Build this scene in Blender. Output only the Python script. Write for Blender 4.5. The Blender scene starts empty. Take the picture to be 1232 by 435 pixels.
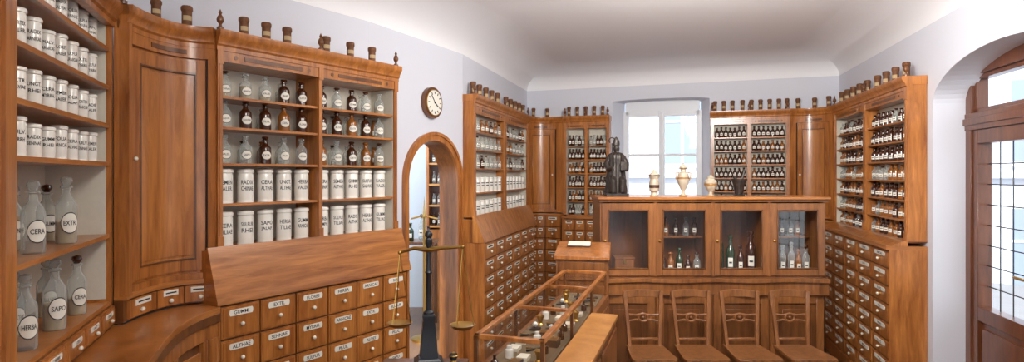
import bpy, math, random
from mathutils import Vector
random.seed(7)
F=700.0; EYE=1.5
sc=bpy.context.scene
def P(px,y): return ((px-616)/F*y, y)
def s2l(c):
    o=[]
    for x in c:
        x=x/255.0
        o.append(x/12.92 if x<=0.04045 else ((x+0.055)/1.055)**2.4)
    return (o[0],o[1],o[2],1)
# ---------------------------------------------------------------- materials
MATS={}
def newmat(n):
    m=bpy.data.materials.new(n); m.use_nodes=True; MATS[n]=m
    return m,m.node_tree,m.node_tree.nodes['Principled BSDF']
def plain(n,c,rough=.5,metal=0,coat=0,noise=0.0,nscale=8,bump=0,emit=0):
    m,t,b=newmat(n)
    b.inputs['Roughness'].default_value=rough; b.inputs['Metallic'].default_value=metal
    b.inputs['Coat Weight'].default_value=coat
    col=s2l(c)
    tc=t.nodes.new('ShaderNodeTexCoord'); nz=t.nodes.new('ShaderNodeTexNoise')
    nz.inputs['Scale'].default_value=nscale; nz.inputs['Detail'].default_value=4
    t.links.new(tc.outputs['Object'],nz.inputs['Vector'])
    mx=t.nodes.new('ShaderNodeMixRGB'); mx.inputs[1].default_value=col
    mx.inputs[2].default_value=tuple(x*(1-noise) for x in col[:3])+(1,)
    t.links.new(nz.outputs['Fac'],mx.inputs[0]); t.links.new(mx.outputs[0],b.inputs['Base Color'])
    if bump:
        bp=t.nodes.new('ShaderNodeBump'); bp.inputs['Strength'].default_value=bump; bp.inputs['Distance'].default_value=.01
        t.links.new(nz.outputs['Fac'],bp.inputs['Height']); t.links.new(bp.outputs[0],b.inputs['Normal'])
    return m
def wood(n,c1,c2,scale,rough=.31,coat=.28):
    m,t,b=newmat(n)
    tc=t.nodes.new('ShaderNodeTexCoord'); mp=t.nodes.new('ShaderNodeMapping'); mp.inputs['Scale'].default_value=scale
    nz=t.nodes.new('ShaderNodeTexNoise'); nz.inputs['Scale'].default_value=3.0; nz.inputs['Detail'].default_value=9; nz.inputs['Roughness'].default_value=.66; nz.inputs['Distortion'].default_value=.6
    n2=t.nodes.new('ShaderNodeTexNoise'); n2.inputs['Scale'].default_value=1.6; n2.inputs['Detail'].default_value=2
    cr=t.nodes.new('ShaderNodeValToRGB'); cr.color_ramp.elements[0].position=.34; cr.color_ramp.elements[1].position=.66
    cr.color_ramp.elements[0].color=s2l(c1); cr.color_ramp.elements[1].color=s2l(c2)
    t.links.new(tc.outputs['Object'],mp.inputs['Vector']); t.links.new(mp.outputs[0],nz.inputs['Vector']); t.links.new(tc.outputs['Object'],n2.inputs['Vector'])
    ad=t.nodes.new('ShaderNodeMath'); ad.operation='MULTIPLY_ADD'; ad.inputs[1].default_value=.72
    m2=t.nodes.new('ShaderNodeMath'); m2.operation='MULTIPLY'; m2.inputs[1].default_value=.28
    t.links.new(nz.outputs['Fac'],ad.inputs[0]); t.links.new(n2.outputs['Fac'],m2.inputs[0]); t.links.new(m2.outputs[0],ad.inputs[2])
    t.links.new(ad.outputs[0],cr.inputs[0]); t.links.new(cr.outputs[0],b.inputs['Base Color'])
    b.inputs['Roughness'].default_value=rough; b.inputs['Coat Weight'].default_value=coat; b.inputs['Coat Roughness'].default_value=.14
    return m
def glassy(n,tint,fac,gcol=(1,1,1),rough=.05):
    m=bpy.data.materials.new(n); m.use_nodes=True; MATS[n]=m; t=m.node_tree
    for x in list(t.nodes): t.nodes.remove(x)
    o=t.nodes.new('ShaderNodeOutputMaterial'); mx=t.nodes.new('ShaderNodeMixShader'); tr=t.nodes.new('ShaderNodeBsdfTransparent'); pb=t.nodes.new('ShaderNodeBsdfPrincipled')
    tr.inputs[0].default_value=tuple(tint)+(1,); pb.inputs['Base Color'].default_value=tuple(gcol)+(1,); pb.inputs['Roughness'].default_value=rough
    lw=t.nodes.new('ShaderNodeLayerWeight'); lw.inputs[0].default_value=.35
    ma=t.nodes.new('ShaderNodeMath'); ma.operation='MULTIPLY_ADD'; ma.inputs[1].default_value=.5; ma.inputs[2].default_value=fac; ma.use_clamp=True
    t.links.new(lw.outputs['Facing'],ma.inputs[0]); t.links.new(ma.outputs[0],mx.inputs[0])
    t.links.new(tr.outputs[0],mx.inputs[1]); t.links.new(pb.outputs[0],mx.inputs[2]); t.links.new(mx.outputs[0],o.inputs[0])
def pane(n,fac,rough=.03):
    m=bpy.data.materials.new(n); m.use_nodes=True; MATS[n]=m; t=m.node_tree
    for x in list(t.nodes): t.nodes.remove(x)
    o=t.nodes.new('ShaderNodeOutputMaterial'); mx=t.nodes.new('ShaderNodeMixShader'); tr=t.nodes.new('ShaderNodeBsdfTransparent'); g=t.nodes.new('ShaderNodeBsdfGlossy')
    g.inputs['Roughness'].default_value=rough; mx.inputs[0].default_value=fac
    t.links.new(tr.outputs[0],mx.inputs[1]); t.links.new(g.outputs[0],mx.inputs[2]); t.links.new(mx.outputs[0],o.inputs[0])
wood('wood',(128,70,28),(204,132,66),(9,9,1.0))
wood('wood_h',(134,74,30),(204,134,68),(1.0,1.0,12))
wood('wood_panel',(138,76,30),(208,138,70),(8,8,.8))
wood('wood_dark',(80,44,20),(130,80,40),(9,9,1.2))
wood('wood_desk',(100,58,28),(160,102,54),(10,10,1.2))
wood('wood_chair',(98,58,30),(154,100,56),(12,12,2),.34)
wood('wood_light',(172,112,54),(220,160,90),(2,2,10))
wood('pot_wood',(84,50,26),(128,80,42),(20,20,20),.6,0)
wood('door_wood',(84,46,28),(124,72,44),(10,10,1.2))
wood('floor_wood',(96,66,42),(130,92,60),(6,1,1),.4)
plain('gap',(58,30,14),.7)
plain('wall',(218,220,229),.9,noise=.05,nscale=2,bump=.05)
plain('ceiling',(246,246,248),.9,noise=.02,nscale=1.5)
plain('lining',(220,214,198),.8,noise=.12,nscale=60)
plain('case_cloth',(120,100,74),.9,noise=.2,nscale=30)
plain('porcelain',(238,234,224),.18,coat=.5)
plain('label',(238,233,220),.6,noise=.05)
plain('ink',(26,22,20),.6)
plain('brown_glass',(66,34,18),.08,coat=.6)
plain('amber',(142,86,36),.12,coat=.5)
plain('green_glass',(36,56,30),.1,coat=.5)
plain('brass',(196,156,84),.3,metal=1)
plain('iron',(62,64,68),.38,metal=.6,noise=.3)
plain('bronze',(58,48,42),.42,metal=.3,noise=.4,nscale=20,bump=.4)
plain('white_paint',(232,234,238),.4)
plain('urn',(196,182,160),.4,noise=.3,nscale=40)
plain('gilt',(170,128,76),.45,metal=.4)
plain('paper',(232,224,204),.8,noise=.08)
plain('leather',(78,48,32),.6)
plain('facade',(222,226,234),.9,noise=.1,nscale=2)
plain('facade_dark',(150,164,184),.5)
plain('sh_wall',(206,214,222),.9,noise=.05)
plain('knob',(236,230,214),.25,coat=.4)
plain('pavement',(150,150,152),.9,noise=.2,nscale=4)
plain('powder',(196,170,130),.9,noise=.2,nscale=30)
glassy('clear',(.90,.92,.91),.16,(.72,.75,.73))
pane('pane',.04); pane('pane_case',.09,.04)
# ---------------------------------------------------------------- mesh builder
class Frame:
    def __init__(s,p0,p1):
        s.o=Vector((p0[0],p0[1],0)); d=Vector((p1[0]-p0[0],p1[1]-p0[1],0)); s.L=d.length; s.u=d.normalized(); s.v=Vector((-s.u.y,s.u.x,0))
    def pt(s,a,b,w): return s.o+s.u*a+s.v*b+Vector((0,0,w))
W0=Frame((0,0),(1,0))
class MB:
    def __init__(s,name): s.name=name; s.V=[]; s.Fc=[]; s.mi=[]; s.mats=[]
    def add(s,vs,fs,mat):
        if mat not in s.mats: s.mats.append(mat)
        k=s.mats.index(mat); b=len(s.V); s.V.extend([tuple(v) for v in vs])
        for f in fs: s.Fc.append([i+b for i in f]); s.mi.append(k)
    def box(s,fr,u0,u1,v0,v1,w0,w1,mat):
        vs=[fr.pt(a,b,w) for w in (w0,w1) for (a,b) in ((u0,v0),(u1,v0),(u1,v1),(u0,v1))]
        s.add(vs,[(3,2,1,0),(4,5,6,7),(0,1,5,4),(1,2,6,5),(2,3,7,6),(3,0,4,7)],mat)
    def prof(s,fr,u0,u1,pr,mat):
        n=len(pr); vs=[fr.pt(u0,a,b) for a,b in pr]+[fr.pt(u1,a,b) for a,b in pr]
        s.add(vs,[tuple(range(n))[::-1],tuple(range(n,2*n))]+[(i,(i+1)%n,n+(i+1)%n,n+i) for i in range(n)],mat)
    def plate(s,fr,pr,v0,v1,mat):
        n=len(pr); vs=[fr.pt(a,v0,b) for a,b in pr]+[fr.pt(a,v1,b) for a,b in pr]
        s.add(vs,[tuple(range(n)),tuple(range(n,2*n))[::-1]]+[((i+1)%n,i,n+i,n+(i+1)%n) for i in range(n)],mat)
    def prism(s,poly,w0,w1,mat):
        n=len(poly); vs=[(x,y,w0) for x,y in poly]+[(x,y,w1) for x,y in poly]
        s.add(vs,[tuple(range(n))[::-1],tuple(range(n,2*n))]+[(i,(i+1)%n,n+(i+1)%n,n+i) for i in range(n)],mat)
    def beam(s,p0,p1,a,b,mat,up=Vector((0,1,0))):
        p0=Vector(p0);p1=Vector(p1);d=(p1-p0).normalized(); x=d.cross(up)
        if x.length<1e-3: x=d.cross(Vector((1,0,0)))
        x.normalize(); y=d.cross(x)
        vs=[p+x*(i*a/2)+y*(j*b/2) for p in (p0,p1) for i,j in ((-1,-1),(1,-1),(1,1),(-1,1))]
        s.add(vs,[(3,2,1,0),(4,5,6,7),(0,1,5,4),(1,2,6,5),(2,3,7,6),(3,0,4,7)],mat)
    def lathe(s,c,pr,mat,seg=12,fold=0,nf=9,sy=1.0,rot=0):
        c=Vector(c); vs=[];fs=[]
        for r,z in pr:
            for i in range(seg):
                a=2*math.pi*i/seg+rot; rr=r*(1+fold*math.sin(nf*a)); vs.append((c.x+rr*math.cos(a),c.y+rr*sy*math.sin(a),c.z+z))
        n=len(pr)
        for k in range(n-1):
            for i in range(seg):
                j=(i+1)%seg; fs.append((k*seg+i,k*seg+j,(k+1)*seg+j,(k+1)*seg+i))
        fs.append(tuple(range(seg))[::-1]); fs.append(tuple((n-1)*seg+i for i in range(seg)))
        s.add(vs,fs,mat)
    def disc(s,c,axis,r,th,mat,seg=28,rin=0):
        ax=Vector(axis).normalized(); x=ax.cross(Vector((0,0,1))).normalized(); y=ax.cross(x); c=Vector(c)
        vs=[c+ax*t+ (x*math.cos(2*math.pi*i/seg)+y*math.sin(2*math.pi*i/seg))*r for t in (0,th) for i in range(seg)]
        s.add(vs,[tuple(range(seg))[::-1],tuple(range(seg,2*seg))]+[(i,(i+1)%seg,seg+(i+1)%seg,seg+i) for i in range(seg)],mat)
    def tube(s,pts,r,mat,seg=8):
        pts=[Vector(p) for p in pts]; n=len(pts); rs=r if isinstance(r,(list,tuple)) else [r]*n
        vs=[];fs=[];ref=None
        for i,p in enumerate(pts):
            d=(pts[min(i+1,n-1)]-pts[max(i-1,0)]).normalized()
            if ref is None:
                ref=d.cross(Vector((0,0,1)))
                if ref.length<.1: ref=d.cross(Vector((1,0,0)))
            x=(ref-d*ref.dot(d)).normalized(); ref=x; y=d.cross(x)
            for k in range(seg):
                a=2*math.pi*k/seg; vs.append(p+(x*math.cos(a)+y*math.sin(a))*rs[i])
        for i in range(n-1):
            for k in range(seg):
                j=(k+1)%seg; fs.append((i*seg+k,i*seg+j,(i+1)*seg+j,(i+1)*seg+k))
        fs.append(tuple(range(seg))[::-1]); fs.append(tuple((n-1)*seg+k for k in range(seg)))
        s.add(vs,fs,mat)
    def ball(s,c,r,mat,seg=12,sz=1.0):
        s.lathe((c[0],c[1],c[2]),[(r*math.sin(math.pi*k/8)+1e-5,-r*sz*math.cos(math.pi*k/8)) for k in range(9)],mat,seg)
    def sweep(s,path,pr,mat):
        n=len(path); m=len(pr); vs=[];fs=[]
        for i,p in enumerate(path):
            a=Vector(path[max(i-1,0)]);b=Vector(path[min(i+1,n-1)]); t=(b-a).normalized(); nv=Vector((-t.y,t.x))
            for o,w in pr: vs.append((p[0]+nv.x*o,p[1]+nv.y*o,w))
        for i in range(n-1):
            for k in range(m):
                l=(k+1)%m; fs.append((i*m+k,i*m+l,(i+1)*m+l,(i+1)*m+k))
        fs.append(tuple(range(m))); fs.append(tuple((n-1)*m+k for k in range(m))[::-1])
        s.add(vs,fs,mat)
    def patch(s,c,r,f,half,z0,z1,mat,oval=False,n=8):
        f=Vector((f[0],f[1],0)).normalized(); rt=Vector((-f.y,f.x,0)); c=Vector((c[0],c[1],0)); vs=[];zc=(z0+z1)/2;hh=(z1-z0)/2
        for i in range(n+1):
            q=-1+2*i/n; a=half*q; k=math.sqrt(max(.03,1-q*q)) if oval else 1
            p=c+(f*math.cos(a)+rt*math.sin(a))*r
            vs.append((p.x,p.y,zc-hh*k)); vs.append((p.x,p.y,zc+hh*k))
        s.add(vs,[(2*i,2*i+2,2*i+3,2*i+1) for i in range(n)],mat)
    def text_cyl(s,c,r,f,word,zc,h,maxw,mat='ink'):
        vv,ff,w=text_geo(word); sx=min(h*1.0,maxw/w)
        f=Vector((f[0],f[1],0)).normalized(); rt=Vector((-f.y,f.x,0)); c=Vector((c[0],c[1],0))
        vs=[]
        for x,y in vv:
            a=x*sx/r; p=c+(f*math.cos(a)+rt*math.sin(a))*r; vs.append((p.x,p.y,zc+y*h))
        s.add(vs,ff,mat)
    def text_flat(s,p,u,word,h,maxw,mat='ink'):
        vv,ff,w=text_geo(word); sx=min(h,maxw/w); p=Vector(p)
        s.add([p+u*(x*sx)+Vector((0,0,y*h)) for x,y in vv],ff,mat)
    def build(s,bevel=0,parent=None):
        me=bpy.data.meshes.new(s.name)
        xs=[v[0] for v in s.V];ys=[v[1] for v in s.V];zs=[v[2] for v in s.V]
        o=Vector(((min(xs)+max(xs))/2,(min(ys)+max(ys))/2,min(zs)))
        me.from_pydata([(v[0]-o.x,v[1]-o.y,v[2]-o.z) for v in s.V],[],s.Fc)
        for m in s.mats: me.materials.append(MATS[m])
        me.polygons.foreach_set('material_index',s.mi)
        me.polygons.foreach_set('use_smooth',[True]*len(s.Fc))
        try: me.set_sharp_from_angle(angle=math.radians(38))
        except Exception: pass
        me.update()
        ob=bpy.data.objects.new(s.name,me); sc.collection.objects.link(ob); ob.location=o
        if bevel:
            b=ob.modifiers.new('bevel','BEVEL'); b.width=bevel; b.segments=1; b.limit_method='ANGLE'; b.angle_limit=math.radians(50)
        if parent: ob.parent=parent; 
        return ob
TG={}
def text_geo(w):
    if w in TG: return TG[w]
    cu=bpy.data.curves.new('t','FONT'); cu.body=w; cu.size=1; cu.resolution_u=2; cu.align_x='CENTER'; cu.offset=.012
    ob=bpy.data.objects.new('t',cu); sc.collection.objects.link(ob)
    me=bpy.data.meshes.new_from_object(ob)
    vs=[(v.co.x,v.co.y) for v in me.vertices]; ff=[tuple(p.vertices) for p in me.polygons]
    bpy.data.objects.remove(ob); bpy.data.curves.remove(cu); bpy.data.meshes.remove(me)
    y0=min(v[1] for v in vs);y1=max(v[1] for v in vs);x0=min(v[0] for v in vs);x1=max(v[0] for v in vs)
    h=y1-y0; vs=[((x-(x0+x1)/2)/h,(y-(y0+y1)/2)/h) for x,y in vs]
    TG[w]=(vs,ff,(x1-x0)/h); return TG[w]
WORDS=['RADIX','PULV.','FLORES','HERBA','CORTEX','SEMEN','EXTR.','UNGT.','GUMMI','FOLIA','PILUL.','SAPO','CERA','SULFUR']
WORD2=['CHINAE','LIQUIR.','SALVIAE','TILIAE','ALTHAE','FOENIC.','RHEI','ARNICAE','MYRRH.','SENNAE','ALOES','VALER.','JALAP.','CAMPH.']
def rw(): return random.choice(WORDS),random.choice(WORD2)
# ---------------------------------------------------------------- small objects
def jar(mb,c,w,r,h,f,seg=18,text=True):
    pr=[(r*.98,0),(r*1.04,.0),(r*1.04,h*.03),(r*.97,h*.06),(r,h*.1),(r,h*.79),(r*.93,h*.83),(r*.93,h*.85),(r*1.06,h*.865),(r*1.07,h*.93),(r*.98,h*.965),(r*.55,h*.99),(r*.2,h*1.0),(0.0008,h*1.005)]
    mb.lathe((c[0],c[1],w),pr,'porcelain',seg)
    if text:
        a,b=rw(); k=1.5 if r<.03 else 1.6; th=.10 if r<.03 else .12
        mb.text_cyl(c,r+.0006,f,a,w+h*.59,h*th,r*k); mb.text_cyl(c,r+.0006,f,b,w+h*.41,h*th,r*k)
    else:
        mb.patch(c,r+.0006,f,.6,w+h*.56,w+h*.62,'ink',n=4); mb.patch(c,r+.0006,f,.5,w+h*.40,w+h*.46,'ink',n=4)
def bottle(mb,c,w,r,h,kind,f,seg=12,text=False,fill=None,lab=.62):
    pr=[(r*.92,0),(r,h*.02),(r,h*.54),(r*.93,h*.6),(r*.6,h*.68),(r*.4,h*.73),(r*.38,h*.82),(r*.58,h*.83),(r*.58,h*.86),(r*.3,h*.865)]
    mb.lathe((c[0],c[1],w),pr,kind,seg)
    st='clear' if kind=='clear' else kind
    if kind=='clear' and random.random()<.3: st='brown_glass'
    mb.lathe((c[0],c[1],w),[(r*.3,h*.86),(r*.36,h*.88),(r*.58,h*.93),(r*.5,h*.98),(0.0008,h)],st,seg)
    if fill: mb.lathe((c[0],c[1],w+.002),[(r*.9,0),(r*.9,h*random.uniform(.2,.5))],fill,seg)
    if text:
        mb.patch(c,r+.0014,f,.84,w+h*.15,w+h*.47,'ink',oval=True)
        mb.patch(c,r+.002,f,.77,w+h*.165,w+h*.455,'label',oval=True)
        mb.text_cyl(c,r+.0028,f,random.choice(WORDS+WORD2),w+h*.31,h*.07,r*1.25)
    else:
        mb.patch(c,r+.002,f,lab,w+h*.19,w+h*.42,'label',n=4)
        mb.patch(c,r+.0028,f,lab*.6,w+h*.28,w+h*.32,'ink',n=4)
def pot(mb,c,w,r,h,f):
    mb.lathe((c[0],c[1],w),[(r*.95,0),(r,h*.03),(r*.92,h*.1),(r*.92,h*.7),(r*1.0,h*.74),(r*1.08,h*.78),(r*1.08,h*.92),(r*.9,h*.98),(r*.3,h)],'pot_wood',12)
    mb.patch(c,r*.92+.001,f,.9,w+h*.28,w+h*.5,'powder',n=4)
def finial(mb,p,w,s=1.0):
    mb.lathe((p.x,p.y,w),[(.014*s,0),(.014*s,.012*s),(.007*s,.018*s),(.006*s,.026*s),(.013*s,.036*s),(.015*s,.046*s),(.011*s,.058*s),(.005*s,.068*s),(.008*s,.074*s),(.003*s,.084*s),(.0005,.09*s)],'wood_dark',12)
def facing(c,fr,k):
    a=-fr.v; b=Vector((-c[0],-c[1],0)).normalized(); return (a*(1-k)+b*k).normalized()
# ---------------------------------------------------------------- cabinet parts
TOP=2.115
CORN=[(0,2.03),(-.006,2.03),(-.006,2.048),(-.014,2.056),(-.014,2.066),(-.026,2.082),(-.034,2.094),(-.034,TOP),(.02,TOP),(.02,2.03)]
def upper(mb,fr,L,depth,w0,ncol,shelves,post=.022,glass=False,mid=.02,frieze=1.985,wd='wood',lin='lining'):
    mb.box(fr,0,post,0,depth,w0,TOP-.02,wd); mb.box(fr,L-post,L,0,depth,w0,TOP-.02,wd)
    mb.box(fr,post,L-post,depth-.01,depth,w0,TOP-.02,lin)
    mb.box(fr,post,L-post,.0,depth-.01,w0-.016,w0,wd)
    mb.box(fr,post,L-post,0,depth-.01,frieze,2.06,wd)
    mb.box(fr,-.005,L+.005,.0,depth,2.06,TOP-.001,wd)
    mb.box(fr,post,post+.002,.012,depth-.01,w0,frieze,lin); mb.box(fr,L-post-.002,L-post,.012,depth-.01,w0,frieze,lin)
    cw=(L-2*post-(ncol-1)*mid)/ncol; cols=[]
    for i in range(ncol):
        a=post+i*(cw+mid); cols.append((a,a+cw))
        if i<ncol-1:
            mb.box(fr,a+cw,a+cw+mid,0,depth-.01,w0,frieze,wd)
            mb.box(fr,a+cw-.003,a+cw+mid+.003,-.006,.0,w0,w0+.05,wd)
            mb.box(fr,a+cw-.003,a+cw+mid+.003,-.006,.0,frieze-.012,2.03,wd)
        for q in (.12,.88):
            p=fr.pt(a+cw*q,-.002,2.008); mb.disc(p,fr.v,.009,.004,'wood_dark',14)
        mb.box(fr,a+cw*.2,a+cw*.8,-.003,0,1.999,2.017,'wood_dark')
    for e in (0,L-post):
        mb.box(fr,e-.003,e+post+.003,-.006,0,w0,w0+.05,wd); mb.box(fr,e-.003,e+post+.003,-.006,0,frieze-.012,2.03,wd)
        mb.box(fr,e+post*.3,e+post*.7,-.004,0,w0+.05,frieze-.012,wd)
    for a,b in cols:
        for h in shelves:
            if h>w0+.02: mb.box(fr,a,b,.012,depth-.01,h-.011,h,'wood_h')
    u=fr.u
    mb.prof(fr,-.006,L+.006,CORN,wd)
    if glass:
        for a,b in cols:
            s=.012
            mb.box(fr,a,a+s,.001,.011,w0,frieze,wd); mb.box(fr,b-s,b,.001,.011,w0,frieze,wd)
            mb.box(fr,a+s,b-s,.001,.011,w0,w0+s,wd); mb.box(fr,a+s,b-s,.001,.011,frieze-s,frieze,wd)
            mb.add([fr.pt(a+s,.006,w0+s),fr.pt(b-s,.006,w0+s),fr.pt(b-s,.006,frieze-s),fr.pt(a+s,.006,frieze-s)],[(0,1,2,3)],'pane')
    for e in [post/2,L-post/2]+[c[1]+mid/2 for c in cols[:-1]]:
        finial(mb,fr.pt(e,.0,0),TOP)
    return cols
def drawer(mb,fr,a,b,vf,w0,w1,text=True,lab=.62,knob='knob'):
    g=.0045; A,B,C,D=a+g,b-g,w0+g,w1-g
    mb.box(fr,A,B,vf-.009,vf,C,D,'wood'); 
    mb.box(fr,A+.008,B-.008,vf-.012,vf-.009,C+.008,D-.008,'wood_panel')
    cx=(A+B)/2; lw=(B-A)*lab/2; h=D-C; lh=min(.026,h*.24); lz=D-h*.08-lh/2-.006
    pr=[(cx+lw*x,lz+lh/2*y) for x,y in ((-1,-.4),(-.94,-1),(.94,-1),(1,-.4),(1,.4),(.94,1),(-.94,1),(-1,.4))]
    mb.plate(fr,pr,vf-.0145,vf-.012,'label')
    p=fr.pt(cx,vf-.0152,lz)
    if text: mb.text_flat(p,fr.u,random.choice(WORD2+WORDS),lh*.6,lw*1.7)
    else: mb.box(fr,cx-lw*.7,cx+lw*.7,vf-.0155,vf-.0145,lz-lh*.16,lz+lh*.2,'ink')
    k=fr.pt(cx,vf-.012,C+h*.40); kr=min(.009,h*.1)
    mb.disc(k,-fr.v,kr*.5,kr*.9,'brass',10); q=k-fr.v*(kr*1.5); mb.ball(q,kr,knob,10)
def base(mb,fr,u0,u1,vf,vb,w0,w1,ncol,nrow,text=True,plinth=.1,lab=.62):
    mb.box(fr,u0,u1,vf,vb,w0+plinth,w1,'wood_dark')
    mb.box(fr,u0-.004,u0+.0,vf-.012,vb,w0+plinth,w1,'wood'); mb.box(fr,u1,u1+.004,vf-.012,vb,w0+plinth,w1,'wood')
    mb.box(fr,u0-.01,u1+.01,vf-.022,vb,w0,w0+plinth,'wood'); 
    st=.012; mb.box(fr,u0,u0+st,vf-.012,vf,w0+plinth,w1,'wood'); mb.box(fr,u1-st,u1,vf-.012,vf,w0+plinth,w1,'wood')
    cw=(u1-u0-2*st)/ncol; rh=(w1-w0-plinth-.012)/nrow
    for i in range(ncol):
        for j in range(nrow):
            drawer(mb,fr,u0+st+i*cw,u0+st+(i+1)*cw,vf,w0+plinth+.006+j*rh,w0+plinth+.006+(j+1)*rh,text,lab)
def bez(p0,c,p1,t0=0,t1=1,n=8):
    o=[]
    for i in range(n+1):
        t=t0+(t1-t0)*i/n; o.append(((1-t)**2*p0[0]+2*t*(1-t)*c[0]+t*t*p1[0],(1-t)**2*p0[1]+2*t*(1-t)*c[1]+t*t*p1[1]))
    return o
def R(v0,v1,w0,w1): return [(v0,w0),(v1,w0),(v1,w1),(v0,w1)]
def corner(mb,p0,c,p1,w0,frieze=1.985,st=.12,knob_t=.1,arch=.0,n=12):
    B=lambda a,b,k=n: bez(p0,c,p1,a,b,k)
    mb.sweep(B(0,1),R(.012,.03,w0,2.06),'wood_panel')
    mb.sweep(B(0,st,3),R(-.004,.012,w0,2.04),'wood'); mb.sweep(B(1-st,1,3),R(-.004,.012,w0,2.04),'wood')
    mb.sweep(B(st,1-st),R(-.004,.012,w0,w0+.03),'wood'); mb.sweep(B(st,1-st),R(-.004,.012,frieze,2.04),'wood')
    a,b=st+.03,1-st-.03
    mb.sweep(B(a,a+.09,3),R(.003,.012,w0+.04,frieze-.012),'wood'); mb.sweep(B(b-.09,b,3),R(.003,.012,w0+.04,frieze-.012),'wood')
    mb.sweep(B(a+.09,b-.09),R(.003,.012,w0+.04,w0+.085),'wood'); mb.sweep(B(a+.09,b-.09),R(.003,.012,frieze-.06,frieze-.012),'wood')
    mb.sweep(B(a+.12,b-.12),R(.007,.012,w0+.105,frieze-.08),'wood_panel')
    for (x,y) in ((a+.09,a+.105),(b-.105,b-.09)): mb.sweep(B(x,y,1),R(.0,.012,w0+.085,frieze-.06),'wood_dark')
    for (x,y) in ((w0+.085,w0+.092),(frieze-.067,frieze-.06)): mb.sweep(B(a+.09,b-.09),R(.0,.012,x,y),'wood_dark')
    mb.sweep(B(st+.012,st+.028,2),R(.006,.0125,w0+.03,frieze),'gap'); mb.sweep(B(1-st-.028,1-st-.012,2),R(.006,.0125,w0+.03,frieze),'gap')
    mb.sweep(B(.3,.7),R(-.007,-.003,1.999,2.017),'wood_dark')
    mb.sweep(B(0,1),CORN,'wood')
    mb.sweep(B(0,1),R(-.02,.05,2.08,TOP-.0005),'wood')
    q=B(knob_t+.08,1,1)[0]; return q
def corner_base(mb,p0,c,p1,vf,w0,w1,ncol,nrow,plinth=.1):
    B=lambda a,b,k=6: bez(p0,c,p1,a,b,k)
    mb.sweep(B(0,1,12),R(vf,.03,w0,w1),'wood_dark'); mb.sweep(B(0,1,12),R(vf-.02,vf,w0,w0+plinth),'wood')
    mb.sweep(B(0,1,12),R(vf-.02,.03,w1,w1+.02),'wood_h')
    rh=(w1-w0-plinth)/nrow
    for i in range(ncol):
        for j in range(nrow):
            a=i/ncol+.02;b=(i+1)/ncol-.02; z=w0+plinth+j*rh
            mb.sweep(B(a,b,3),R(vf-.01,vf,z+.005,z+rh-.005),'wood')
            m=(a+b)/2; d=(b-a)*.28; lh=min(.026,rh*.24)
            mb.sweep(B(m-d,m+d,3),R(vf-.014,vf-.01,z+rh*.85-lh,z+rh*.85),'label')
            mb.sweep(B(m-d*.7,m+d*.7,3),R(vf-.0155,vf-.014,z+rh*.85-lh*.65,z+rh*.85-lh*.3),'ink')
            pt=B(m,m+.01,1); t=Vector((pt[1][0]-pt[0][0],pt[1][1]-pt[0][1])).normalized()
            q=(pt[0][0]-t.y*(vf-.016),pt[0][1]+t.x*(vf-.016)); mb.ball((q[0],q[1],z+rh*.4),min(.009,rh*.11),'knob',8)
# ================================================================ ROOM SHELL
WALL_TOP=2.42; CEIL=2.62
wallpath=[(-1.02,-1.5),(-1.30,1.1),(-1.66,2.06),(-1.66,2.45),(-1.45,2.66),(-.86,3.50),(-.377,4.444),(.166,6.41),(3.04,5.404),(2.566,3.592),(1.25,-1.44)]
def wall(name,p0,p1,op=None,mat='wall'):
    mb=MB(name); fr=Frame(p0,p1); L=fr.L
    def q(a,b,c,d): mb.add([fr.pt(a,0,c),fr.pt(b,0,c),fr.pt(b,0,d),fr.pt(a,0,d)],[(0,1,2,3)],mat)
    if not op: q(0,L,0,WALL_TOP)
    else:
        s0,s1,bot,spring,rise,dep,splay=op
        q(0,s0,0,WALL_TOP); q(s1,L,0,WALL_TOP)
        if bot>0:
            q(s0,s1,0,bot); mb.add([fr.pt(s0,0,bot),fr.pt(s1,0,bot),fr.pt(s1-splay,dep,bot),fr.pt(s0+splay,dep,bot)],[(0,1,2,3)],mat)
        N=28; pts=[]
        for i in range(N+1):
            x=-math.cos(math.pi*i/N); pts.append((x,spring+rise*math.sqrt(max(0,1-x*x))))
        c=(s0+s1)/2; hw=(s1-s0)/2
        for i in range(N):
            (x0,z0),(x1,z1)=pts[i],pts[i+1]
            a,b=c+hw*x0,c+hw*x1; a2,b2=c+(hw-splay)*x0,c+(hw-splay)*x1
            mb.add([fr.pt(a,0,z0),fr.pt(b,0,z1),fr.pt(b,0,WALL_TOP),fr.pt(a,0,WALL_TOP)],[(0,1,2,3)],mat)
            mb.add([fr.pt(a,0,z0),fr.pt(b,0,z1),fr.pt(b2,dep,z1),fr.pt(a2,dep,z0)],[(0,1,2,3)],mat)
        for a,a2 in ((s0,s0+splay),(s1,s1-splay)):
            mb.add([fr.pt(a,0,bot),fr.pt(a2,dep,bot),fr.pt(a2,dep,spring),fr.pt(a,0,spring)],[(0,1,2,3)],mat)
    return mb.build()
wp=wallpath
wl=MB('wall_left')
for i in range(0,5): 
    a,b=wp[i],wp[i+1]; wl.add([(a[0],a[1],0),(b[0],b[1],0),(b[0],b[1],WALL_TOP),(a[0],a[1],WALL_TOP)],[(0,1,2,3)],'wall')
wl.build()
AW=Frame(wp[5],wp[6])
wall('wall_passage',wp[5],wp[6],(.345,.99,0,1.46,.30,.13,0))
w=MB('wall_left_far'); a,b=wp[6],wp[7]; w.add([(a[0],a[1],0),(b[0],b[1],0),(b[0],b[1],WALL_TOP),(a[0],a[1],WALL_TOP)],[(0,1,2,3)],'wall'); w.build()
BWf=Frame(wp[7],wp[8]); off=(Vector((.585,6.263,0))-BWf.o).dot(BWf.u)
wall('wall_back',wp[7],wp[8],(off+.50,off+1.46,.85,2.26,.02,.24,.09))
RW=Frame(wp[9],wp[10])
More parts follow.
